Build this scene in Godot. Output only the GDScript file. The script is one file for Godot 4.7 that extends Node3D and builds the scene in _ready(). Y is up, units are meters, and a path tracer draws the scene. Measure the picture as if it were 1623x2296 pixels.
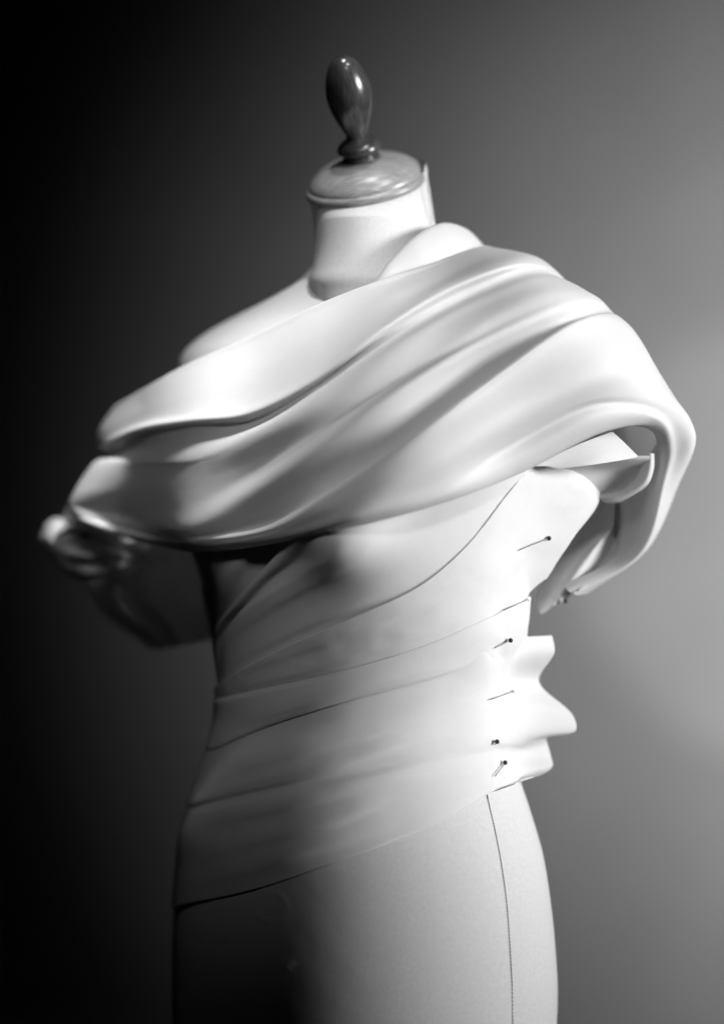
extends Node3D
# A tailor's dress form with a white cloth draped and pinned round it, in front of a plain grey wall.
# The form is designed in a small unit U (about 0.385 mm): x to the right, y DOWN, z towards the viewer.

const U := 0.000385
const CX := 811.5
const CY := 1148.0
const DIST := 6760.0        # camera distance in U
const B := 9000.0           # z = B + gap means: lying on the form, this far off it
const LX := 0.766           # the form is turned 40 degrees to the left
const LZ := 0.643

var M := {}
var taken := {}
var noise := FastNoiseLite.new()
var surf := PackedVector3Array()

# ------------------------------------------------------------------ _ready
func _ready() -> void:
	camera_and_light()
	materials()
	setting()
	sections()
	dress_form()
	waist_wrap()
	shoulder_drape()
	pins()

func camera_and_light() -> void:
	var cam := Camera3D.new()
	cam.name = "camera"
	var at := CameraAttributesPhysical.new()
	var focal := 12.0 / (CY / DIST)
	at.frustum_focal_length = focal
	at.frustum_focus_distance = 2.50
	at.frustum_near = 0.05
	at.frustum_far = 60.0
	at.exposure_aperture = 0.72
	at.exposure_multiplier = 1.0
	cam.attributes = at
	cam.fov = rad_to_deg(2.0 * atan(CY / DIST))
	cam.near = 0.05
	cam.far = 60.0
	cam.position = Vector3(0, 0, DIST * U)
	cam.current = true
	add_child(cam)

	var env := Environment.new()
	env.background_mode = Environment.BG_COLOR
	env.background_color = Color(0.0, 0.0, 0.0)
	env.tonemap_mode = Environment.TONE_MAPPER_LINEAR
	env.tonemap_exposure = 1.0
	env.sdfgi_enabled = true
	env.ssao_enabled = true
	env.ssil_enabled = true
	var we := WorldEnvironment.new()
	we.name = "world_environment"
	we.environment = env
	add_child(we)

	# the studio lamps: a soft key from the right, one overhead, one on the wall
	spot("key_lamp", Vector3(1.99, 0.36, 0.90), Vector3(0.02, -0.02, 0.0), 20.0, 12.5, 0.9, 0.52)
	spot("fill_lamp", Vector3(0.30, 1.45, 2.05), Vector3(-0.02, 0.0, 0.0), 2.5, 7.2, 1.0, 0.14)
	spot("overhead_lamp", Vector3(-0.09, 1.65, 0.40), Vector3(0.0, 0.30, 0.0), 1.3, 3.8, 0.9, 0.04)
	spot("chest_lamp", Vector3(0.50, 1.58, 1.00), Vector3(-0.18, 0.05, 0.03), 12.0, 5.1, 1.0, 0.08)
	spot("wall_lamp", Vector3(1.22, -0.02, -0.62), Vector3(1.08, -0.02, -2.34), 3.0, 43.0, 1.0, 0.1)
	spot("low_wall_lamp", Vector3(1.00, -0.28, -1.34), Vector3(0.74, -0.08, -2.34), 0.25, 19.0, 0.13, 0.02)

func spot(called: String, at: Vector3, to: Vector3, energy: float, angle: float, soft: float, size: float) -> void:
	var l := SpotLight3D.new()
	l.name = called
	l.position = at
	l.light_energy = energy
	l.spot_angle = angle
	l.spot_angle_attenuation = soft
	l.spot_range = 12.0
	l.spot_attenuation = 2.0
	l.light_size = size
	l.shadow_enabled = true
	add_child(l)
	l.look_at_from_position(at, to, Vector3.UP)

# ------------------------------------------------------------------ materials
func grey(v: float) -> Color:
	return Color(v, v, v).linear_to_srgb()

func noise_tex(freq: float, octaves: int, lo: float, hi: float, sd: int, normal := false, bump := 1.0) -> NoiseTexture2D:
	var n := FastNoiseLite.new()
	n.seed = sd
	n.noise_type = FastNoiseLite.TYPE_SIMPLEX_SMOOTH
	n.frequency = freq
	n.fractal_octaves = octaves
	var t := NoiseTexture2D.new()
	t.width = 512
	t.height = 512
	t.seamless = true
	t.noise = n
	if normal:
		t.as_normal_map = true
		t.bump_strength = bump
	else:
		var g := Gradient.new()
		g.set_color(0, Color(lo, lo, lo))
		g.set_color(1, Color(hi, hi, hi))
		t.color_ramp = g
	return t

func cloth_mat(called: String, v: float, sheen: float) -> StandardMaterial3D:
	var m := StandardMaterial3D.new()
	m.resource_name = called
	m.albedo_color = grey(v)
	m.roughness = 0.85
	m.metallic_specular = 0.3
	m.rim_enabled = true
	m.rim = sheen
	m.rim_tint = 0.5
	m.uv1_triplanar = true
	m.uv1_scale = Vector3(9, 9, 9)
	m.normal_enabled = true
	m.normal_scale = 0.10
	return m

func materials() -> void:
	var weave := noise_tex(0.12, 4, 0, 1, 3, true, 6.0)
	M.cloth = cloth_mat("white_crepe", 0.80, 0.25)
	M.cloth.normal_texture = weave
	M.cloth.backlight_enabled = true
	M.cloth.backlight = grey(0.75)
	M.cloth.albedo_texture = noise_tex(0.02, 3, 0.985, 1.0, 8)
	M.linen = cloth_mat("form_jersey", 0.58, 0.15)
	M.linen.normal_texture = weave
	M.linen.normal_scale = 0.05
	M.linen.albedo_texture = noise_tex(0.05, 5, 0.92, 1.0, 21)
	M.thread = cloth_mat("thread", 0.16, 0.0)
	M.wall = StandardMaterial3D.new()
	M.wall.albedo_color = grey(0.42)
	M.wall.roughness = 0.95
	M.wall.metallic_specular = 0.2
	M.wall.uv1_triplanar = true
	M.wall.uv1_scale = Vector3(0.6, 0.6, 0.6)
	M.wall.albedo_texture = noise_tex(0.01, 4, 0.94, 1.0, 5)
	M.floor = StandardMaterial3D.new()
	M.floor.albedo_color = grey(0.06)
	M.floor.roughness = 0.6
	M.cap = StandardMaterial3D.new()
	M.cap.albedo_color = grey(0.46)
	M.cap.roughness = 0.32
	M.cap.metallic_specular = 0.5
	M.cap.uv1_triplanar = true
	M.cap.uv1_scale = Vector3(3.0, 70.0, 45.0)
	M.cap.albedo_texture = noise_tex(0.03, 4, 0.5, 1.0, 11)
	M.handle = StandardMaterial3D.new()
	M.handle.albedo_color = grey(0.10)
	M.handle.roughness = 0.22
	M.handle.metallic_specular = 0.6
	M.handle.uv1_triplanar = true
	M.handle.uv1_scale = Vector3(26.0, 4.0, 26.0)
	M.handle.albedo_texture = noise_tex(0.03, 4, 0.45, 1.0, 13)
	M.pin_dark = StandardMaterial3D.new()
	M.pin_dark.albedo_color = grey(0.012)
	M.pin_dark.roughness = 0.3
	M.pin_white = StandardMaterial3D.new()
	M.pin_white.albedo_color = grey(0.85)
	M.pin_white.roughness = 0.25
	M.steel = StandardMaterial3D.new()
	M.steel.albedo_color = grey(0.22)
	M.steel.metallic = 0.5
	M.steel.roughness = 0.5

# ------------------------------------------------------------------ things and parts
func numbered(called: String) -> String:
	if not taken.has(called):
		taken[called] = 0
		return called
	taken[called] += 1
	return "%s_%03d" % [called, taken[called]]

func thing(called: String, label: String, category: String, at := Vector3.ZERO, group := "") -> Node3D:
	var o := Node3D.new()
	o.name = numbered(called)
	add_child(o, true)
	o.position = at
	o.set_meta("label", label)
	o.set_meta("category", category)
	if group:
		o.set_meta("group", group)
	return o

func part(called: String, mesh: Mesh, mat: Material, parent: Node3D) -> MeshInstance3D:
	var o := MeshInstance3D.new()
	o.name = called
	o.mesh = mesh
	o.material_override = mat
	o.cast_shadow = GeometryInstance3D.SHADOW_CASTING_SETTING_ON
	parent.add_child(o, true)
	return o

# ------------------------------------------------------------------ places
func world(p: Vector3) -> Vector3:
	return Vector3((p.x - CX) * U, (CY - p.y) * U, p.z * U)

func at(x: float, y: float, z: float) -> Vector3:
	var k := (DIST - z) / DIST
	return Vector3(CX + (x - CX) * k, CY + (y - CY) * k, z)

func seen(x: float, y: float, z: float) -> Vector3:
	if z < 4000.0:
		return at(x, y, z)
	if z < 7500.0:
		return at(x, y, taut(x, y) + z - 6000.0)
	var off := z - B
	var zz := 150.0
	var p := at(x, y, zz)
	for i in 5:
		zz = front(p.x, p.y, off)
		p = at(x, y, zz)
	return p

# how far out a cloth stretched over the chest would lie at x, y
func taut(x: float, y: float) -> float:
	var t := [[200, -260], [300, -75], [420, 138], [480, 214], [540, 266], [600, 310], [660, 358], [720, 412], [780, 448], [840, 472], [900, 486], [1000, 490], [1100, 486], [1300, 440]]
	var i := 0
	while i < t.size() - 2 and t[i + 1][0] < x:
		i += 1
	var p0: Array = t[maxi(i - 1, 0)]
	var p3: Array = t[mini(i + 2, t.size() - 1)]
	var f: float = (x - t[i][0]) / float(t[i + 1][0] - t[i][0])
	return cubic_interpolate_in_time(t[i][1], t[i + 1][1], p0[1], p3[1], f, t[i + 1][0] - t[i][0], (p0[0] - t[i][0]) if i > 0 else -60.0, p3[0] - t[i][0]) - maxf(0.0, 960.0 - y) * 0.30

# rows whose points may lie on the form; keeps the gaps so that the finished sheet can follow the form
var gaps := {}
func lay(a: Array) -> PackedVector3Array:
	var r := row(a)
	var g := PackedVector3Array()
	for i in r.size():
		var z: float = a[3 * i + 2]
		var on: bool = z > 8000.0 or a[3 * i] < 560.0
		g.append(Vector3(z - B if z > 8000.0 else 5.0, 20.0 if on else 0.0, i * 30.0))
	gaps[r] = g
	return r

func row(a: Array) -> PackedVector3Array:
	var r := PackedVector3Array()
	for i in a.size() / 3:
		r.append(seen(a[3 * i], a[3 * i + 1], a[3 * i + 2]))
	return r

# ------------------------------------------------------------------ the form
var sec_c := PackedFloat32Array()
var sec_a := PackedFloat32Array()
var sec_b := PackedFloat32Array()
const Y0 := 300
const Y1 := 2500

func sections() -> void:
	# height, centre, half width across the shoulders, half depth
	var t := [
		[300, 828, 128, 128], [430, 830, 131, 131], [490, 842, 138, 138], [550, 846, 139, 139], [590, 842, 150, 128], [626, 835, 190, 130], [664, 825, 274, 140],
		[703, 818, 380, 162], [743, 813, 462, 200], [786, 812, 508, 240], [850, 814, 515, 275], [950, 815, 490, 308], [1050, 815, 462, 318],
		[1150, 815, 440, 314], [1250, 815, 418, 306], [1300, 815, 408, 298], [1400, 820, 390, 285], [1500, 814, 360, 272], [1570, 811, 350, 268],
		[1620, 810, 354, 271], [1700, 806, 374, 290], [1800, 805, 410, 320], [1900, 807, 440, 343], [2000, 808, 457, 356], [2100, 810, 466, 364],
		[2200, 812, 470, 367], [2300, 811, 468, 365], [2500, 811, 455, 352]]
	for y in range(Y0, Y1 + 1):
		var i := 0
		while i < t.size() - 2 and t[i + 1][0] < y:
			i += 1
		var v := [0.0, 0.0, 0.0]
		var p0: Array = t[maxi(i - 1, 0)]
		var p1: Array = t[i]
		var p2: Array = t[i + 1]
		var p3: Array = t[mini(i + 2, t.size() - 1)]
		var h: float = p2[0] - p1[0]
		var f: float = (y - p1[0]) / h
		for k in 3:
			var m1: float = (p2[k + 1] - p0[k + 1]) / maxf(p2[0] - p0[0], 1.0) * h
			var m2: float = (p3[k + 1] - p1[k + 1]) / maxf(p3[0] - p1[0], 1.0) * h
			v[k] = (2 * f * f * f - 3 * f * f + 1) * p1[k + 1] + (f * f * f - 2 * f * f + f) * m1 + (3 * f * f - 2 * f * f * f) * p2[k + 1] + (f * f * f - f * f) * m2
		sec_c.append(v[0])
		sec_a.append(v[1])
		sec_b.append(v[2])

func sec(y: float) -> Vector3:
	var f := clampf(y, Y0, Y1 - 1) - Y0
	var i := int(f)
	f -= i
	return Vector3(lerpf(sec_c[i], sec_c[i + 1], f), lerpf(sec_a[i], sec_a[i + 1], f), lerpf(sec_b[i], sec_b[i + 1], f))

func bust(u: float, y: float) -> float:
	var s := 150.0 if y < 1195.0 else 92.0
	var g := exp(-pow((y - 1195.0) / s, 2))
	return 74.0 * g * (exp(-pow((u - 215.0) / 125.0, 2)) + exp(-pow((u + 215.0) / 125.0, 2)))

func form_point(th: float, y: float, off: float) -> Vector3:
	var s := sec(y)
	var n := Vector2(cos(th) / s.y, sin(th) / s.z).normalized()
	var u := s.y * cos(th)
	var v := s.z * sin(th)
	if v > 0.0:
		v += bust(u, y) * sin(th)
	u += n.x * off
	v += n.y * off
	return Vector3(s.x + LX * u - LZ * v, y, LZ * u + LX * v)

func local(p: Vector3, s: Vector3) -> Vector2:
	var dx := p.x - s.x
	return Vector2(LX * dx + LZ * p.z, -LZ * dx + LX * p.z)

func rho(p: Vector3, off: float) -> float:
	var s := sec(p.y)
	var q := local(p, s)
	if q.y > 0.0:
		q.y -= minf(bust(q.x, p.y), q.y) * clampf(q.y / s.z, 0.0, 1.0)
	return Vector2(q.x / (s.y + off), q.y / (s.z + off)).length()

func front(x: float, y: float, off: float) -> float:
	# the nearest z at which the form (grown by off) is met
	var z := 620.0
	var best := 9.0
	var best_z := 0.0
	while z > -260.0:
		var r := rho(Vector3(x, y, z), off)
		if r < best:
			best = r
			best_z = z
		if r <= 1.0:
			var lo := z
			var hi := z + 10.0
			for i in 12:
				var mid := (lo + hi) / 2.0
				if rho(Vector3(x, y, mid), off) <= 1.0:
					lo = mid
				else:
					hi = mid
			return lo
		z -= 10.0
	return best_z

func follow(p: Vector3, off: float) -> Vector3:
	for i in 3:
		var r := rho(p, off)
		if r < 0.3:
			break
		var s := sec(p.y)
		var q := local(p, s) / r
		p = Vector3(s.x + LX * q.x - LZ * q.y, p.y, LZ * q.x + LX * q.y)
	return p

func push_out(p: Vector3, off: float) -> Vector3:
	for i in 3:
		var r := rho(p, off)
		if r >= 1.0:
			break
		var s := sec(p.y)
		var q := local(p, s)
		q *= minf(1.0 / maxf(r, 0.05), 3.0)
		p = Vector3(s.x + LX * q.x - LZ * q.y, p.y, LZ * q.x + LX * q.y)
	return p

# ------------------------------------------------------------------ meshes
func spline(p0: Vector3, p1: Vector3, p2: Vector3, p3: Vector3, f: float) -> Vector3:
	var t0 := pow(maxf(p0.distance_to(p1), 0.5), 0.6)
	var t1 := pow(maxf(p1.distance_to(p2), 0.5), 0.6)
	var t2 := pow(maxf(p2.distance_to(p3), 0.5), 0.6)
	var m1 := (p2 - p1) + t1 * ((p1 - p0) / t0 - (p2 - p0) / (t0 + t1))
	var m2 := (p2 - p1) + t1 * ((p3 - p2) / t2 - (p3 - p1) / (t1 + t2))
	var g := f * f
	var h := g * f
	return (2 * h - 3 * g + 1) * p1 + (h - 2 * g + f) * m1 + (3 * g - 2 * h) * p2 + (h - g) * m2

func dense(r: PackedVector3Array, n: int) -> PackedVector3Array:
	var out := PackedVector3Array()
	var last := r.size() - 1
	for i in last:
		var p0 := r[i - 1] if i > 0 else r[0] * 2.0 - r[1]
		var p3 := r[i + 2] if i < last - 1 else r[last] * 2.0 - r[last - 1]
		for k in n:
			out.append(spline(p0, r[i], r[i + 1], p3, float(k) / n))
	out.append(r[last])
	return out

# grid: rows of equal length in U; a cloth of that thickness with rounded edges
func sheet(rows: Array, nr: int, ns: int, thick: float, clear: float, ripple := 0.0, sd := 0) -> ArrayMesh:
	var g := []
	for r in rows:
		g.append(dense(r, ns))
	var w: int = g[0].size()
	var cols := []
	for j in w:
		var c := PackedVector3Array()
		for r in g:
			c.append(r[j])
		cols.append(dense(c, nr))
	var h: int = cols[0].size()
	var pts := []
	var fit := []
	if gaps.has(rows[0]):
		var gg := []
		for r in rows:
			gg.append(dense(gaps[r], ns))
		for j in w:
			var c := PackedVector3Array()
			for k in gg.size():
				c.append(Vector3(gg[k][j].x, gg[k][j].y, k * 30.0))
			fit.append(dense(c, nr))
	noise.seed = sd
	noise.frequency = 0.006
	for i in h:
		var line := PackedVector3Array()
		for j in w:
			var p: Vector3 = cols[j][i]
			if fit.size() and fit[j][i].y > 0.5:
				p = p.lerp(follow(p, fit[j][i].x), smoothstep(17.0, 20.0, fit[j][i].y))
			if clear > 0.0:
				p = push_out(p, clear)
			if fit.size():
				p.z += pleat(CX + (p.x - CX) * DIST / (DIST - p.z), CY + (p.y - CY) * DIST / (DIST - p.z))
			if fit.size() and p.x > 1060.0:
				var near := Vector2(CX + (p.x - CX) * DIST / (DIST - p.z), CY + (p.y - CY) * DIST / (DIST - p.z))
				for q in PINS:
					p.z += 5.0 * exp(-near.distance_squared_to(Vector2(lerpf(q[0], q[2], 0.4), lerpf(q[1], q[3], 0.4))) / 260.0)
					p.z -= 6.0 * exp(-near.distance_squared_to(Vector2(q[2], q[3])) / 170.0)
			line.append(p)
		pts.append(line)
	return solid(pts, thick, ripple)

# soft pleats of the wrap, gathered at the left of the waist: steep on the lower side, gentle above; x, y along each, then its height
const PLEATS := [
	[5.0, 494, 1440, 620, 1352, 760, 1278, 880, 1215], [4.0, 492, 1492, 640, 1424, 800, 1350, 930, 1285], [4.0, 500, 1515, 660, 1462, 850, 1400, 1010, 1330, 1120, 1250],
	[4.5, 495, 1550, 690, 1502, 900, 1436, 1080, 1370], [3.0, 560, 1545, 780, 1498, 1000, 1432], [4.0, 485, 1640, 640, 1590, 850, 1530, 1020, 1485],
	[6.0, 470, 1742, 640, 1692, 820, 1648, 1000, 1600], [5.0, 455, 1790, 600, 1758, 760, 1718, 900, 1668, 1060, 1640], [6.0, 440, 1850, 620, 1812, 800, 1764, 980, 1728, 1110, 1700],
	[6.0, 430, 1925, 600, 1880, 760, 1840, 880, 1790], [4.0, 420, 1985, 560, 1950, 720, 1898, 900, 1845]]

func pleat(x: float, y: float) -> float:
	var sum := 0.0
	var p := Vector2(x, y)
	for line in PLEATS:
		for i in range(1, line.size() - 3, 2):
			if x < line[i] or x >= line[i + 2]:
				continue
			var f: float = (x - line[i]) / (line[i + 2] - line[i])
			var s: float = y - lerpf(line[i + 1], line[i + 3], f)
			var along: float = (x - line[1]) / (line[line.size() - 2] - line[1])
			sum += line[0] * sin(PI * clampf(along, 0.0, 1.0)) * exp(-pow(s / (30.0 if s < 0.0 else 11.0), 2))
	return sum

func grid_normals(pts: Array) -> Array:
	var h := pts.size()
	var w: int = pts[0].size()
	var out := []
	for i in h:
		var line := PackedVector3Array()
		for j in w:
			var du: Vector3 = pts[i][mini(j + 1, w - 1)] - pts[i][maxi(j - 1, 0)]
			var dv: Vector3 = pts[mini(i + 1, h - 1)][j] - pts[maxi(i - 1, 0)][j]
			var n := du.cross(dv)
			line.append(n.normalized() if n.length() > 1e-6 else Vector3(0, 0, 1))
		out.append(line)
	return out

func solid(pts: Array, thick: float, ripple := 0.0) -> ArrayMesh:
	var h := pts.size()
	var w: int = pts[0].size()
	var nor := grid_normals(pts)
	if ripple > 0.0:
		for i in h:
			for j in w:
				var p: Vector3 = pts[i][j]
				pts[i][j] = p + nor[i][j] * ripple * noise.get_noise_3d(p.x, p.y * 1.6, p.z)
		nor = grid_normals(pts)
	var v := PackedVector3Array()
	var n := PackedVector3Array()
	var idx := PackedInt32Array()
	for side in [1.0, -1.0]:
		var base := v.size()
		for i in h:
			for j in w:
				v.append(world(pts[i][j] + nor[i][j] * thick * 0.5 * side))
				n.append(flip(nor[i][j] * side))
		lattice(idx, v, n, base, h, w)
	# rounded rim
	var ring := PackedVector3Array()
	var rn := PackedVector3Array()
	var ro := PackedVector3Array()
	for j in w:
		ring.append(pts[0][j]); rn.append(nor[0][j]); ro.append((pts[0][j] - pts[1][j]).normalized())
	for i in range(1, h):
		ring.append(pts[i][w - 1]); rn.append(nor[i][w - 1]); ro.append((pts[i][w - 1] - pts[i][w - 2]).normalized())
	for j in range(w - 2, -1, -1):
		ring.append(pts[h - 1][j]); rn.append(nor[h - 1][j]); ro.append((pts[h - 1][j] - pts[h - 2][j]).normalized())
	for i in range(h - 2, -1, -1):
		ring.append(pts[i][0]); rn.append(nor[i][0]); ro.append((pts[i][0] - pts[i][1]).normalized())
	var start := v.size()
	for k in 5:
		var a := -PI / 2 + PI * k / 4.0
		for q in ring.size():
			var d := rn[q] * sin(a) + ro[q] * cos(a)
			v.append(world(ring[q] + d * thick * 0.5))
			n.append(flip(d.normalized()))
	lattice(idx, v, n, start, 5, ring.size())
	for line in pts:
		surf.append_array(line)
	return arrays(v, n, idx)

# the front of the cloth where the viewer meets it at x, y
func on_cloth(x: float, y: float, off: float) -> Vector3:
	var z := -400.0
	for p in surf:
		if p.z > z:
			var k := DIST / (DIST - p.z)
			if absf(CX + (p.x - CX) * k - x) < 9.0 and absf(CY + (p.y - CY) * k - y) < 9.0:
				z = p.z
	return at(x, y, z + off)

func flip(d: Vector3) -> Vector3:
	return Vector3(d.x, -d.y, d.z)

func lattice(idx: PackedInt32Array, v: PackedVector3Array, n: PackedVector3Array, base: int, h: int, w: int) -> void:
	for i in h - 1:
		for j in w - 1:
			var a := base + i * w + j
			tri(idx, v, n, a, a + 1, a + w)
			tri(idx, v, n, a + 1, a + w + 1, a + w)

func tri(idx: PackedInt32Array, v: PackedVector3Array, n: PackedVector3Array, a: int, b: int, c: int) -> void:
	if (v[b] - v[a]).cross(v[c] - v[a]).dot(n[a] + n[b] + n[c]) > 0.0:
		idx.append_array([a, c, b])
	else:
		idx.append_array([a, b, c])

func arrays(v: PackedVector3Array, n: PackedVector3Array, idx: PackedInt32Array) -> ArrayMesh:
	var arr := []
	arr.resize(Mesh.ARRAY_MAX)
	arr[Mesh.ARRAY_VERTEX] = v
	arr[Mesh.ARRAY_NORMAL] = n
	arr[Mesh.ARRAY_INDEX] = idx
	var m := ArrayMesh.new()
	m.add_surface_from_arrays(Mesh.PRIMITIVE_TRIANGLES, arr)
	return m

# a profile of (radius, height) in U turned about y, in metres
func lathe(prof: Array, seg := 72, sub := 6) -> ArrayMesh:
	var r := PackedVector3Array()
	for p in prof:
		r.append(Vector3(p[0], p[1], 0))
	r = dense(r, sub)
	var v := PackedVector3Array()
	var n := PackedVector3Array()
	var idx := PackedInt32Array()
	for i in r.size():
		var d := r[mini(i + 1, r.size() - 1)] - r[maxi(i - 1, 0)]
		var q := Vector2(-d.y, d.x).normalized()
		if q.length() < 0.5:
			q = Vector2(0, 1)
		for k in seg + 1:
			var a := TAU * k / seg
			v.append(Vector3(maxf(r[i].x, 0.0) * cos(a), r[i].y, maxf(r[i].x, 0.0) * sin(a)) * U)
			n.append(Vector3(q.x * cos(a), q.y, q.x * sin(a)))
	lattice(idx, v, n, 0, r.size(), seg + 1)
	return arrays(v, n, idx)

func tube(path: PackedVector3Array, r: float, seg := 8) -> ArrayMesh:
	var v := PackedVector3Array()
	var n := PackedVector3Array()
	var idx := PackedInt32Array()
	for i in path.size():
		var d := (path[mini(i + 1, path.size() - 1)] - path[maxi(i - 1, 0)]).normalized()
		var s := d.cross(Vector3(0.3, 0.2, 0.93)).normalized()
		var t := d.cross(s)
		for k in seg + 1:
			var a := TAU * k / seg
			var o := s * cos(a) + t * sin(a)
			v.append(path[i] + o * r)
			n.append(o)
	lattice(idx, v, n, 0, path.size(), seg + 1)
	return arrays(v, n, idx)

# ------------------------------------------------------------------ the setting
func setting() -> void:
	var wall := BoxMesh.new()
	wall.size = Vector3(3.4, 4.6, 0.12)
	var o := part("wall", wall, M.wall, self)
	o.position = Vector3(0.55, 0.8, -2.4)
	o.set_meta("kind", "structure")
	var floor_mesh := BoxMesh.new()
	floor_mesh.size = Vector3(3.4, 0.1, 5.0)
	var f := part("floor", floor_mesh, M.floor, self)
	f.position = Vector3(0.55, -1.55, 0.16)
	f.set_meta("kind", "structure")

# ------------------------------------------------------------------ the dress form
const AXIS := Vector3(-0.185, 0.92, 0.40)
const CAP := Vector3(820, 411, 4)

func dress_form() -> void:
	var form := thing("dress_form", "pale jersey covered dress form with turned wooden neck cap and dark handle", "dress form", Vector3(0, -1.5, 0))
	var ax := AXIS.normalized()
	var side := Vector3(1, 0, 0)
	side = (side - ax * side.dot(ax)).normalized()
	var fwd := side.cross(ax)
	# neck: rings from the tilted rim under the cap down into the shoulders
	var seg := 288
	var rings := []
	var ys := PackedFloat32Array()
	var rim := PackedVector3Array()
	for k in seg + 1:
		var th := TAU * k / seg
		var e := Vector2(cos(th), sin(th))
		var lift := 30.0 * smoothstep(0.86, 1.0, e.dot(Vector2(0.985, -0.17)))
		var q := side * (e.x * (129.0 + lift * 0.36)) + fwd * (e.y * (129.0 + lift * 0.36)) + ax * (lift - 6.0)
		rim.append(CAP + Vector3(q.x, -q.y, q.z))
	var col := [[498, 839, 8, 135], [540, 843, 15, 137], [575, 844, 20, 140], [605, 843, 24, 144], [635, 841, 27, 149], [660, 842, 28, 147], [720, 844, 28, 142], [800, 846, 20, 138]]
	var spine := PackedVector3Array()
	for c in col:
		spine.append(Vector3(c[1], c[0], c[2]))
	for i in 14:
		var line := PackedVector3Array()
		for k in seg + 1:
			var th := TAU * k / seg
			var q := Vector3(839.0 + 135.0 * cos(th), 498.0, 8.0 + 135.0 * sin(th))
			line.append(rim[k].lerp(q, i / 14.0))
		rings.append(line)
	for i in col.size() - 1:
		for k in 6:
			var f := k / 6.0
			var c := spline(spine[maxi(i - 1, 0)], spine[i], spine[i + 1], spine[mini(i + 2, 7)], f)
			var r: float = cubic_interpolate(col[i][3], col[i + 1][3], col[maxi(i - 1, 0)][3], col[mini(i + 2, 7)][3], f)
			var line := PackedVector3Array()
			for m in seg + 1:
				line.append(c + Vector3(r * cos(TAU * m / seg), 0, r * sin(TAU * m / seg)))
			rings.append(line)
	part("neck", round_skin(rings, form.position), M.linen, form)
	rings = []
	var y := 572.0
	while y <= 2496.0:
		var line := PackedVector3Array()
		for k in seg + 1:
			line.append(dimples(form_point(TAU * k / seg, y, 0.0)))
		rings.append(line)
		y += 6.0
	part("torso", round_skin(rings, form.position), M.linen, form)
	var turn := Basis(side, ax, fwd)
	var cap := part("neck_cap", lathe([[0, 57], [44, 56], [80, 49], [106, 37], [121, 24], [127, 15], [129, 9], [134, 5], [137, -2], [135, -10], [128, -16], [117, -19], [0, -20]]), M.cap, form)
	cap.transform = Transform3D(turn, world(CAP) - form.position)
	var hp := world(CAP) + ax * 55.0 * U
	var collar := part("handle_collar", lathe([[0, 0], [36, 0], [41, 3], [42, 7], [38, 11], [39, 15], [46, 20], [49, 27], [47, 35], [40, 43], [31, 49], [24, 54], [0, 55]]), M.handle, form)
	collar.transform = Transform3D(turn, hp - form.position)
	var handle := part("handle", lathe([[0, 50], [22, 52], [23, 60], [29, 76], [38, 98], [46, 122], [50, 148], [49, 172], [44, 195], [36, 215], [26, 230], [13, 239], [0, 241]]), M.handle, form)
	handle.transform = Transform3D(turn, hp - form.position)
	var ns := PackedVector3Array()
	for q in [[957, 376, 36], [958, 410, 58], [962, 445, 68], [966, 480, 72], [968, 505, 72]]:
		ns.append(world(at(q[0], q[1], q[2])) - form.position)
	part("neck_seam", tube(dense(ns, 6), 1.3 * U, 6), M.linen, form)
	# seam down the left side with its stitches
	var path := PackedVector3Array()
	var spots := [[1088, 1760], [1093, 1790], [1110, 1865], [1124, 1940], [1135, 2020], [1142, 2110], [1147, 2200], [1149, 2300], [1149, 2340]]
	var pr := PackedVector3Array()
	for s in spots:
		pr.append(seen(s[0], s[1], B + 0.4))
	pr = dense(pr, 24)
	for p in pr:
		path.append(world(p) - form.position)
	part("seam", tube(path, 0.5 * U, 6), M.thread, form)
	var st := SurfaceTool.new()
	st.begin(Mesh.PRIMITIVE_TRIANGLES)
	for i in range(0, path.size() - 2, 2):
		var s := tube(PackedVector3Array([path[i] + Vector3(-0.0006, 0, 0.0004), path[i].lerp(path[i + 1], 0.5) + Vector3(0.0006, 0, 0.0005)]), 0.0005, 5)
		st.append_from(s, 0, Transform3D())
	var stitches := part("stitching", st.commit(), M.thread, form)
	stitches.set_meta("kind", "stuff")
	# stand below the frame
	var pole := part("pole", lathe([[0, 0], [40, 0], [40, 20], [40, 2500], [0, 2500]], 32, 1), M.steel, form)
	pole.position = Vector3(0, 0.02, 0)
	part("base_plate", lathe([[0, 50], [60, 50], [420, 30], [450, 15], [440, 0], [0, 0]], 64, 2), M.steel, form)

func round_skin(rings: Array, origin: Vector3) -> ArrayMesh:
	var v := PackedVector3Array()
	var n := PackedVector3Array()
	var idx := PackedInt32Array()
	var nor := grid_normals(rings)
	var last: int = rings[0].size() - 1
	for i in rings.size():
		var mid := Vector3.ZERO
		for k in last:
			mid += rings[i][k] / last
		for k in last + 1:
			var q: Vector3 = nor[i][k]
			if k == 0 or k == last:
				q = (nor[i][0] + nor[i][last]).normalized()
			var out: Vector3 = rings[i][k] - mid
			if q.dot(Vector3(out.x, 0, out.z)) < 0.0:
				q = -q
			v.append(world(rings[i][k]) - origin)
			n.append(flip(q))
	lattice(idx, v, n, 0, rings.size(), last + 1)
	return arrays(v, n, idx)

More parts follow.
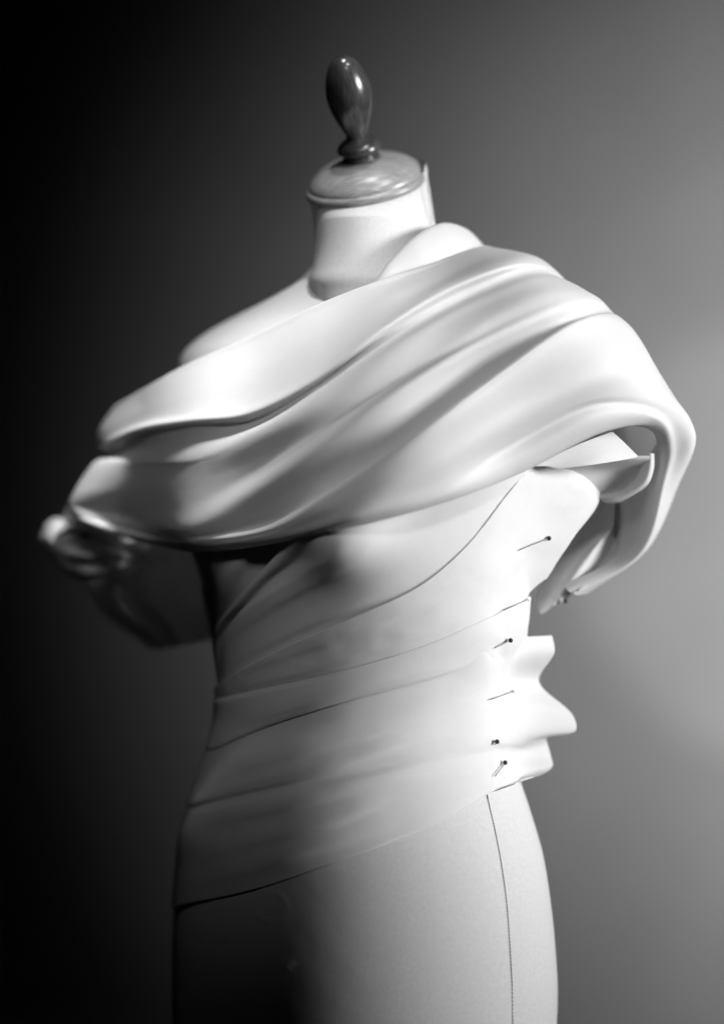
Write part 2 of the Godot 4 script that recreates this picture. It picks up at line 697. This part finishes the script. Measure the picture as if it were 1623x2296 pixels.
func dimples(p: Vector3) -> Vector3:
	if p.z < 0.0 or p.y < 1800.0:
		return p
	var k := DIST / (DIST - p.z)
	var q := Vector2(CX + (p.x - CX) * k, CY + (p.y - CY) * k)
	var d := 0.0
	for s in [[640, 2166, 9, 5.0], [652, 2158, 6, 3.0], [1012, 1882, 9, -2.5], [1022, 1872, 6, -2.0], [1063, 1907, 7, 2.0], [505, 2100, 9, 3.0]]:
		d += s[3] * exp(-(q - Vector2(s[0], s[1])).length_squared() / (s[2] * s[2]))
	var r := (q - Vector2(606, 2034)).length()
	d += 2.2 * exp(-pow((r - 34.0) / 6.0, 2))
	d += 0.8 * noise.get_noise_3d(p.x * 2.0, p.y * 2.0, p.z * 2.0)
	p.z += d * 0.45
	return p

# ------------------------------------------------------------------ the cloth wrapped round the waist
func waist_wrap() -> void:
	var wrap := thing("waist_wrap", "white cloth wrapped in tight overlapping bands round the waist, ends pinned at the side", "draped cloth", Vector3(0, 0, 0))
	var first := [
		lay([470, 1190, 9004, 455, 1290, 9004, 458, 1350, 9005, 470, 1420, 9004]),
		lay([560, 1170, 9011, 505, 1255, 9014, 478, 1330, 9014, 472, 1420, 9008]),
		lay([610, 1160, 9018, 545, 1250, 9020, 498, 1335, 9018, 476, 1430, 9009]),
		lay([660, 1160, 9010, 590, 1240, 9010, 528, 1330, 9010, 484, 1435, 9006]),
		lay([730, 1150, 9003, 660, 1235, 9003, 570, 1335, 9003, 495, 1440, 9003])]
	part("under_fold", sheet(first, 12, 12, 3.0, 2.0), M.cloth, wrap)
	var bodice := [
		lay([700, 1150, 9022, 725, 1140, 9021, 780, 1120, 9009, 890, 1110, 9019, 980, 1080, 9008, 1080, 1050, 9007, 1190, 1030, 9006]),
		lay([615, 1250, 9021, 638, 1245, 9021, 685, 1235, 9008, 765, 1235, 9019, 890, 1205, 9008, 1000, 1175, 9008, 1145, 1140, 9007]),
		lay([560, 1308, 9020, 580, 1303, 9020, 620, 1292, 9008, 690, 1285, 9018, 830, 1275, 9008, 960, 1250, 9008, 1090, 1225, 9008]),
		lay([515, 1362, 9018, 530, 1360, 9018, 560, 1350, 9008, 610, 1335, 9016, 750, 1335, 9008, 880, 1325, 9008, 1010, 1305, 9008]),
		lay([485, 1405, 9015, 496, 1403, 9015, 515, 1400, 9008, 545, 1390, 9013, 650, 1410, 9008, 750, 1415, 9008, 870, 1385, 9008]),
		lay([478, 1450, 9011, 484, 1452, 9011, 495, 1455, 9008, 510, 1460, 9010, 565, 1475, 9008, 635, 1475, 9008, 710, 1455, 9008]),
		lay([491, 1552, 9008, 493, 1553, 9008, 498, 1554, 9008, 506, 1550, 9008, 520, 1520, 9008, 540, 1525, 9008, 560, 1528, 9008])]
	part("bust_panel", sheet(bodice, 12, 12, 2.5, 4.0), M.cloth, wrap)
	var middle := [
		lay([540, 1540, -200, 493, 1535, 9014, 640, 1452, 9017, 790, 1387, 9018, 950, 1310, 9016, 1050, 1222, 9013, 1150, 1095, 9011, 1220, 1012, 258, 1240, 1000, 222]),
		lay([540, 1550, -200, 492, 1548, 9014, 650, 1480, 9014, 810, 1430, 9014, 980, 1370, 9014, 1100, 1300, 9014, 1205, 1185, 240, 1318, 1121, 168, 1342, 1111, 130]),
		lay([540, 1565, -200, 492, 1560, 9014, 655, 1510, 9012, 820, 1465, 9012, 990, 1410, 9012, 1095, 1352, 9012, 1186, 1270, 216, 1258, 1222, 178, 1278, 1214, 158]),
		lay([540, 1585, -200, 492, 1580, 9012, 660, 1545, 9010, 830, 1500, 9010, 1000, 1440, 9010, 1090, 1398, 9010, 1162, 1350, 186, 1207, 1308, 163, 1224, 1296, 150])]
	part("side_panel", sheet(middle, 14, 12, 3.0, 4.0, 2.5, 3), M.cloth, wrap)
	var band := [
		lay([540, 1560, -210, 493, 1566, 9016, 620, 1540, 9016, 750, 1510, 9015, 950, 1450, 9015, 1100, 1385, 9015, 1187, 1339, 150]),
		lay([545, 1572, -210, 492, 1578, 9019, 620, 1551, 9019, 755, 1520, 9019, 955, 1459, 9019, 1098, 1395, 9018, 1187, 1350, 150]),
		lay([545, 1600, -210, 490, 1620, 9018, 615, 1580, 9020, 770, 1538, 9021, 965, 1480, 9023, 1092, 1425, 9022, 1183, 1385, 140]),
		lay([535, 1645, -215, 478, 1676, 9015, 602, 1620, 9018, 788, 1560, 9020, 985, 1509, 9023, 1088, 1470, 9019, 1180, 1428, 130]),
		lay([530, 1655, -215, 475, 1684, 9012, 600, 1628, 9015, 790, 1567, 9017, 988, 1516, 9019, 1088, 1482, 9017, 1179, 1440, 125])]
	part("waist_band", sheet(band, 12, 12, 3.0, 6.0, 0.5, 5), M.cloth, wrap)
	var lower := [
		lay([530, 1640, -220, 480, 1660, 9012, 600, 1600, 9012, 800, 1535, 9012, 1000, 1480, 9014, 1075, 1452, 9020, 1150, 1432, 168, 1236, 1426, 112]),
		lay([525, 1690, -230, 472, 1700, 9012, 600, 1642, 9012, 800, 1580, 9012, 1000, 1530, 9015, 1085, 1490, 9022, 1160, 1468, 166, 1241, 1460, 116]),
		lay([510, 1740, -240, 455, 1745, 9011, 600, 1690, 9015, 800, 1635, 9008, 1000, 1580, 9014, 1090, 1548, 9018, 1150, 1535, 128, 1206, 1528, 72]),
		lay([500, 1770, -250, 440, 1785, 9012, 620, 1738, 9015, 820, 1688, 9016, 1000, 1640, 9016, 1100, 1606, 9022, 1185, 1590, 142, 1284, 1607, 96]),
		lay([490, 1785, -255, 435, 1800, 9012, 630, 1752, 9011, 830, 1708, 9012, 1000, 1672, 9017, 1100, 1645, 9024, 1185, 1640, 152, 1288, 1638, 106]),
		lay([480, 1800, -260, 430, 1812, 9010, 640, 1765, 9006, 840, 1724, 9006, 1000, 1690, 9014, 1108, 1664, 9022, 1170, 1664, 150, 1224, 1654, 92]),
		lay([475, 1830, -260, 425, 1835, 9011, 640, 1790, 9013, 850, 1740, 9014, 1000, 1708, 9010, 1110, 1684, 9012, 1170, 1680, 122, 1226, 1670, 76]),
		lay([465, 1870, -265, 415, 1880, 9012, 630, 1840, 9007, 840, 1785, 9012, 990, 1750, 9012, 1105, 1715, 9013, 1165, 1705, 126, 1234, 1700, 78]),
		lay([450, 1940, -270, 403, 1950, 9005, 615, 1915, 9007, 845, 1842, 9006, 990, 1795, 9008, 1095, 1752, 9013, 1162, 1735, 122, 1237, 1717, 78]),
		lay([430, 2030, -280, 386, 2036, 9002.5, 600, 1984, 9003, 870, 1888, 9003.5, 1000, 1832, 9004, 1090, 1781, 9006, 1130, 1766, 9011, 1165, 1752, 9011])]
	part("hip_band", sheet(lower, 10, 14, 3.0, 4.0, 1.2, 7), M.cloth, wrap)

# ------------------------------------------------------------------ the big drape over chest and shoulders
func shoulder_drape() -> void:
	var d := thing("shoulder_drape", "large white cloth falling in soft diagonal folds across the chest and over both shoulders", "draped cloth", Vector3(0, 0, 0))
	var f := [
		row([372, 900, -520, 275, 925, -305, 340, 878, 5929, 428, 826, 5894, 565, 765, 5874, 724, 690, 5884, 853, 640, 5879, 985, 600, 210, 1048, 576, 139, 1086, 566, 50, 1108, 610, -150, 1128, 740, -190, 1118, 870, -180, 1088, 970, -150]),
		row([360, 880, -520, 262, 912, -300, 330, 868, 5945, 420, 818, 5910, 560, 757, 5890, 720, 681, 5900, 850, 630, 5895, 985, 588, 228, 1050, 563, 159, 1092, 553, 60, 1110, 600, -150, 1130, 733, -190, 1119, 862, -180, 1088, 962, -150]),
		row([360, 890, -525, 250, 925, -300, 325, 880, 5954, 420, 831, 5923, 562, 772, 5905, 722, 696, 5914, 855, 642, 5910, 990, 593, 247, 1062, 564, 174, 1106, 556, 60, 1120, 605, -150, 1140, 741, -190, 1128, 870, -180, 1096, 970, -150]),
		row([360, 935, -530, 223, 968, -290, 330, 915, 5977, 430, 880, 5962, 570, 830, 5954, 730, 745, 5958, 870, 670, 5956, 1010, 612, 310, 1105, 572, 226, 1170, 570, 60, 1180, 640, -160, 1200, 779, -200, 1186, 908, -190, 1154, 1008, -160]),
		row([360, 970, -525, 222, 995, -262, 315, 950, 5996, 430, 925, 5993, 560, 905, 5991, 700, 835, 5992, 850, 728, 5992, 1000, 643, 378, 1130, 590, 315, 1215, 584, 95, 1220, 665, -155, 1240, 807, -195, 1225, 935, -185, 1192, 1035, -155]),
		row([360, 985, -520, 228, 1008, -250, 305, 964, 6022, 430, 944, 6012, 560, 928, 6010, 702, 856, 6006, 852, 744, 6006, 1002, 652, 388, 1140, 598, 332, 1242, 605, 105, 1240, 680, -150, 1260, 825, -190, 1244, 952, -180, 1211, 1052, -150]),
		row([380, 1000, -500, 240, 1016, -262, 315, 974, 6004, 440, 955, 5994, 575, 938, 5986, 708, 864, 5984, 862, 752, 5976, 1020, 661, 358, 1160, 607, 306, 1266, 629, 82, 1250, 700, -160, 1270, 848, -200, 1252, 975, -190, 1219, 1075, -160]),
		row([380, 1040, -480, 262, 1026, -272, 335, 1000, 5998, 450, 985, 5990, 582, 948, 5984, 715, 872, 5983, 872, 762, 5975, 1034, 671, 357, 1175, 615, 304, 1275, 641, 80, 1260, 710, -160, 1280, 861, -200, 1261, 988, -190, 1227, 1088, -160]),
		row([360, 1060, -450, 218, 1034, -225, 320, 1034, 6018, 450, 1026, 6006, 588, 962, 6008, 728, 882, 6008, 888, 776, 6008, 1050, 685, 388, 1195, 627, 332, 1291, 646, 100, 1280, 730, -160, 1300, 884, -200, 1280, 1010, -190, 1245, 1110, -160]),
		row([340, 1080, -440, 200, 1052, -210, 310, 1048, 6020, 448, 1040, 6006, 596, 975, 6012, 738, 897, 6012, 900, 790, 6014, 1060, 698, 405, 1210, 637, 348, 1305, 652, 110, 1290, 740, -160, 1310, 897, -200, 1289, 1022, -190, 1253, 1122, -160]),
		row([300, 1110, -440, 170, 1098, -196, 290, 1100, 6022, 440, 1085, 6008, 600, 1020, 5996, 760, 925, 6004, 930, 815, 6010, 1090, 720, 438, 1235, 655, 375, 1330, 667, 120, 1310, 760, -150, 1330, 920, -190, 1308, 1045, -180, 1271, 1145, -150]),
		row([300, 1140, -435, 160, 1118, -196, 280, 1130, 6016, 432, 1130, 6012, 570, 1068, 5992, 730, 965, 5998, 905, 850, 6004, 1078, 752, 452, 1250, 672, 390, 1350, 678, 130, 1330, 775, -150, 1350, 938, -190, 1326, 1062, -180, 1289, 1162, -150]),
		row([300, 1160, -430, 155, 1133, -198, 270, 1155, 6010, 425, 1182, 6020, 548, 1116, 6016, 702, 1015, 6018, 872, 893, 6020, 1062, 780, 466, 1260, 690, 402, 1362, 691, 140, 1340, 790, -150, 1360, 956, -190, 1335, 1080, -180, 1298, 1180, -150]),
		row([300, 1180, -425, 157, 1143, -199, 275, 1172, 6006, 438, 1196, 6012, 588, 1150, 6000, 706, 1078, 5986, 880, 962, 5972, 1070, 825, 424, 1265, 718, 384, 1372, 702, 140, 1350, 800, -150, 1370, 969, -190, 1344, 1092, -180, 1306, 1192, -150]),
		row([300, 1190, -420, 160, 1150, -200, 280, 1185, 6000, 442, 1204, 6006, 600, 1170, 5990, 728, 1112, 5976, 896, 1006, 5956, 1092, 864, 412, 1280, 732, 384, 1379, 708, 140, 1355, 815, -145, 1375, 987, -185, 1348, 1110, -175, 1309, 1210, -145]),
		row([310, 1200, -410, 172, 1163, -196, 290, 1194, 5998, 446, 1211, 6004, 612, 1184, 6008, 722, 1120, 6014, 894, 1004, 6020, 1090, 859, 490, 1278, 729, 424, 1394, 717, 160, 1370, 830, -140, 1390, 1005, -180, 1361, 1128, -170, 1322, 1228, -140]),
		row([312, 1202, -410, 180, 1168, -200, 295, 1199, 5996, 450, 1217, 6000, 616, 1189, 6006, 735, 1128, 6018, 912, 1010, 6030, 1112, 872, 480, 1300, 752, 420, 1420, 742, 170, 1390, 850, -130, 1410, 1028, -170, 1380, 1150, -160, 1340, 1250, -130]),
		row([320, 1205, -410, 190, 1175, -203, 300, 1203, 5992, 455, 1223, 5994, 622, 1195, 6004, 780, 1138, 6018, 955, 1045, 6030, 1180, 910, 476, 1370, 835, 424, 1490, 865, 205, 1535, 965, 60, 1500, 1090, -50, 1440, 1220, -60, 1335, 1300, -20]),
		row([330, 1205, -400, 195, 1180, -204, 300, 1207, 5986, 445, 1230, 5984, 624, 1207, 5996, 800, 1158, 6012, 985, 1082, 5992, 1130, 990, 436, 1335, 890, 410, 1540, 938, 222, 1551, 985, 200, 1514, 1084, 110, 1452, 1228, 60, 1322, 1326, 60]),
		row([335, 1205, -390, 200, 1182, -212, 302, 1209, 5980, 440, 1234, 5972, 626, 1212, 5986, 808, 1164, 6002, 996, 1096, 5978, 1137, 1006, 408, 1345, 907, 384, 1490, 938, 270, 1516, 1000, 205, 1494, 1090, 140, 1445, 1232, 95, 1308, 1332, 85]),
		row([340, 1205, -380, 205, 1182, -224, 303, 1210, 5970, 438, 1236, 5956, 627, 1215, 5972, 813, 1170, 5988, 1006, 1108, 5966, 1150, 1030, 412, 1350, 930, 392, 1477, 943, 292, 1501, 1004, 212, 1486, 1087, 160, 1439, 1236, 120, 1292, 1333, 104]),
		row([345, 1200, -375, 210, 1180, -237, 304, 1208, 5956, 437, 1234, 5924, 625, 1214, 5952, 812, 1176, 5964, 1004, 1122, 5942, 1160, 1062, 380, 1352, 967, 356, 1462, 953, 282, 1487, 1004, 205, 1474, 1085, 152, 1431, 1232, 112, 1276, 1326, 106]),
		row([350, 1190, -370, 215, 1172, -253, 306, 1200, 5940, 436, 1224, 5900, 620, 1206, 5920, 806, 1174, 5930, 996, 1120, 5912, 1158, 1056, 345, 1346, 964, 325, 1452, 960, 256, 1474, 1005, 180, 1462, 1082, 125, 1420, 1225, 95, 1266, 1312, 92])]
	part("chest_panel", sheet(f, 8, 14, 3.0, 5.0, 0.7, 9), M.cloth, d)
	var collar := [
		row([845, 648, 215, 880, 602, 196, 934, 547, 164, 982, 522, 116, 1035, 532, 30, 1082, 578, -90]),
		row([838, 640, 240, 872, 590, 222, 930, 532, 190, 985, 503, 140, 1040, 513, 48, 1086, 560, -80]),
		row([842, 642, 252, 892, 606, 238, 948, 562, 216, 1010, 535, 166, 1062, 540, 70, 1098, 572, -80]),
		row([850, 655, 246, 910, 640, 240, 975, 612, 226, 1035, 590, 172, 1080, 580, 80, 1105, 605, -90])]
	part("collar_fold", sheet(collar, 12, 14, 4.0, 6.0), M.cloth, d)
	var sleeve := [
		row([1300, 1105, -190, 1262, 1200, -150, 1225, 1290, -20, 1200, 1343, 20]),
		row([1345, 1110, -200, 1325, 1185, -150, 1262, 1262, 0, 1207, 1366, 40]),
		row([1372, 1110, -60, 1366, 1180, 15, 1325, 1220, 66, 1215, 1375, 56]),
		row([1377, 1108, 0, 1370, 1182, 46, 1338, 1223, 88, 1238, 1358, 80]),
		row([1388, 1106, -30, 1386, 1182, -5, 1368, 1235, 40, 1262, 1348, 72]),
		row([1397, 1100, 30, 1395, 1185, 52, 1380, 1245, 70, 1283, 1328, 92]),
		row([1430, 1070, 55, 1425, 1180, 66, 1392, 1258, 84, 1298, 1323, 112]),
		row([1456, 1020, 70, 1442, 1165, 74, 1406, 1254, 76, 1306, 1316, 92]),
		row([1480, 985, 140, 1468, 1090, 118, 1428, 1231, 100, 1306, 1318, 100])]
	part("sleeve_lining", sheet(sleeve, 12, 16, 3.0, 0.0, 4.0, 12), M.cloth, d)
	var tab := [
		row([1200, 1046, 250, 1240, 1026, 252, 1310, 1027, 250, 1385, 1025, 232, 1452, 1022, 205]),
		row([1200, 1050, 250, 1240, 1030, 250, 1310, 1031, 246, 1385, 1029, 226, 1454, 1027, 200]),
		row([1200, 1066, 244, 1245, 1054, 226, 1310, 1056, 185, 1385, 1056, 158, 1448, 1046, 172]),
		row([1200, 1084, 232, 1240, 1080, 205, 1310, 1088, 155, 1375, 1084, 140, 1432, 1070, 160]),
		row([1200, 1106, 222, 1236, 1112, 190, 1296, 1122, 140, 1340, 1114, 118, 1400, 1096, 146])]
	part("armhole_fold", sheet(tab, 12, 12, 3.0, 0.0), M.cloth, d)
	var inner := [
		row([1200, 1045, 320, 1290, 1000, 292, 1371, 969, 255]),
		row([1230, 1045, 310, 1330, 1012, 285, 1398, 994, 245]),
		row([1250, 1050, 300, 1345, 1038, 280, 1428, 1024, 232])]
	part("inner_fold", sheet(inner, 12, 12, 4.0, 0.0), M.cloth, d)
	var lip := [
		row([1338, 1110, 122, 1366, 1099, 130, 1395, 1094, 142, 1426, 1072, 161, 1440, 1040, 178, 1446, 1020, 193]),
		row([1343, 1115, 134, 1372, 1110, 144, 1408, 1103, 159, 1444, 1080, 179, 1456, 1048, 192, 1458, 1018, 202]),
		row([1354, 1124, 130, 1380, 1123, 140, 1414, 1110, 149, 1451, 1084, 165, 1462, 1050, 180, 1464, 1018, 193]),
		row([1366, 1128, 114, 1388, 1124, 122, 1416, 1108, 132, 1452, 1082, 150, 1464, 1050, 165, 1466, 1018, 178])]
	part("armhole_lip", sheet(lip, 8, 12, 3.0, 0.0), M.cloth, d)
	# the far sleeve, out of focus behind the bust
	var puff := [
		row([190, 1135, -330, 225, 1150, -290, 262, 1180, -260, 300, 1210, -255, 335, 1240, -300]),
		row([150, 1142, -350, 185, 1160, -262, 235, 1188, -240, 280, 1216, -250, 330, 1246, -302]),
		row([142, 1158, -370, 168, 1184, -315, 222, 1203, -282, 272, 1222, -272, 327, 1250, -306]),
		row([112, 1165, -370, 138, 1196, -262, 205, 1200, -236, 262, 1214, -252, 324, 1254, -308]),
		row([96, 1196, -380, 122, 1216, -262, 188, 1228, -262, 256, 1224, -285, 321, 1258, -312]),
		row([97, 1222, -385, 128, 1236, -272, 190, 1246, -240, 256, 1240, -245, 318, 1262, -314]),
		row([112, 1246, -392, 146, 1262, -290, 204, 1262, -272, 262, 1258, -268, 315, 1266, -320]),
		row([138, 1272, -400, 176, 1284, -290, 226, 1280, -265, 270, 1272, -270, 311, 1272, -330]),
		row([182, 1296, -430, 212, 1302, -370, 244, 1298, -345, 276, 1288, -350, 305, 1282, -365])]
	part("far_sleeve_gather", sheet(puff, 12, 12, 3.0, 0.0, 12.0, 31), M.cloth, d)
	var hang := [
		row([200, 1200, -420, 188, 1290, -420, 235, 1370, -400, 330, 1452, -380]),
		row([260, 1200, -330, 255, 1290, -320, 290, 1370, -300, 360, 1455, -300]),
		row([290, 1200, -370, 290, 1300, -370, 315, 1380, -350, 380, 1452, -330]),
		row([330, 1200, -310, 335, 1300, -300, 355, 1370, -270, 410, 1445, -260]),
		row([390, 1200, -360, 395, 1300, -340, 405, 1370, -300, 440, 1440, -280]),
		row([460, 1200, -330, 465, 1300, -320, 470, 1360, -290, 485, 1430, -270])]
	part("far_sleeve", sheet(hang, 12, 14, 3.0, 0.0, 14.0, 17), M.cloth, d)

# ------------------------------------------------------------------ pins
# head x, y; where the shaft enters x, y; dark head; how far head and point stand off the cloth
const PINS := [
	[1230, 1207, 1170, 1231, true, 7.0, 1.0, "dark headed pin stuck in the armhole panel, highest of the pins"],
	[1267, 1348, 1284, 1328, true, 6.0, 3.0, "dark pin hanging from the lower edge of the sleeve by the armpit"],
	[1184, 1343, 1134, 1366, false, 6.0, 1.0, "white headed pin at the top edge of the narrow waist band"],
	[1144, 1436, 1113, 1451, true, 7.0, 1.0, "dark headed pin where the narrow band meets the upper loose end"],
	[1153, 1549, 1106, 1566, false, 6.0, 1.0, "white headed pin in the hollow between the two loose ends"],
	[1114, 1663, 1109, 1669, true, 6.0, 0.0, "dark round pin head pressed flush above the lowest crease, shaft hidden"],
	[1132, 1710, 1112, 1737, true, 7.0, 1.0, "dark headed pin slanting down into the lowest cloth end"]]

func pins() -> void:
	for p in PINS:
		var head := world(on_cloth(p[0], p[1], p[5]))
		var tip := world(on_cloth(p[2], p[3], p[6]))
		var dark: bool = p[4]
		var t := thing("dressmaking_pin", p[7], "pin", head, "dressmaking pins in the cloth")
		var s := SphereMesh.new()
		s.radius = (5.2 if dark else 4.6) * U
		s.height = s.radius * 2.0
		s.radial_segments = 24
		s.rings = 12
		part("head", s, M.pin_dark if dark else M.pin_white, t)
		var far_tip := tip + (tip - head) * 0.12
		part("shaft", tube(PackedVector3Array([Vector3.ZERO, far_tip - head]), 1.1 * U, 8), M.steel, t)
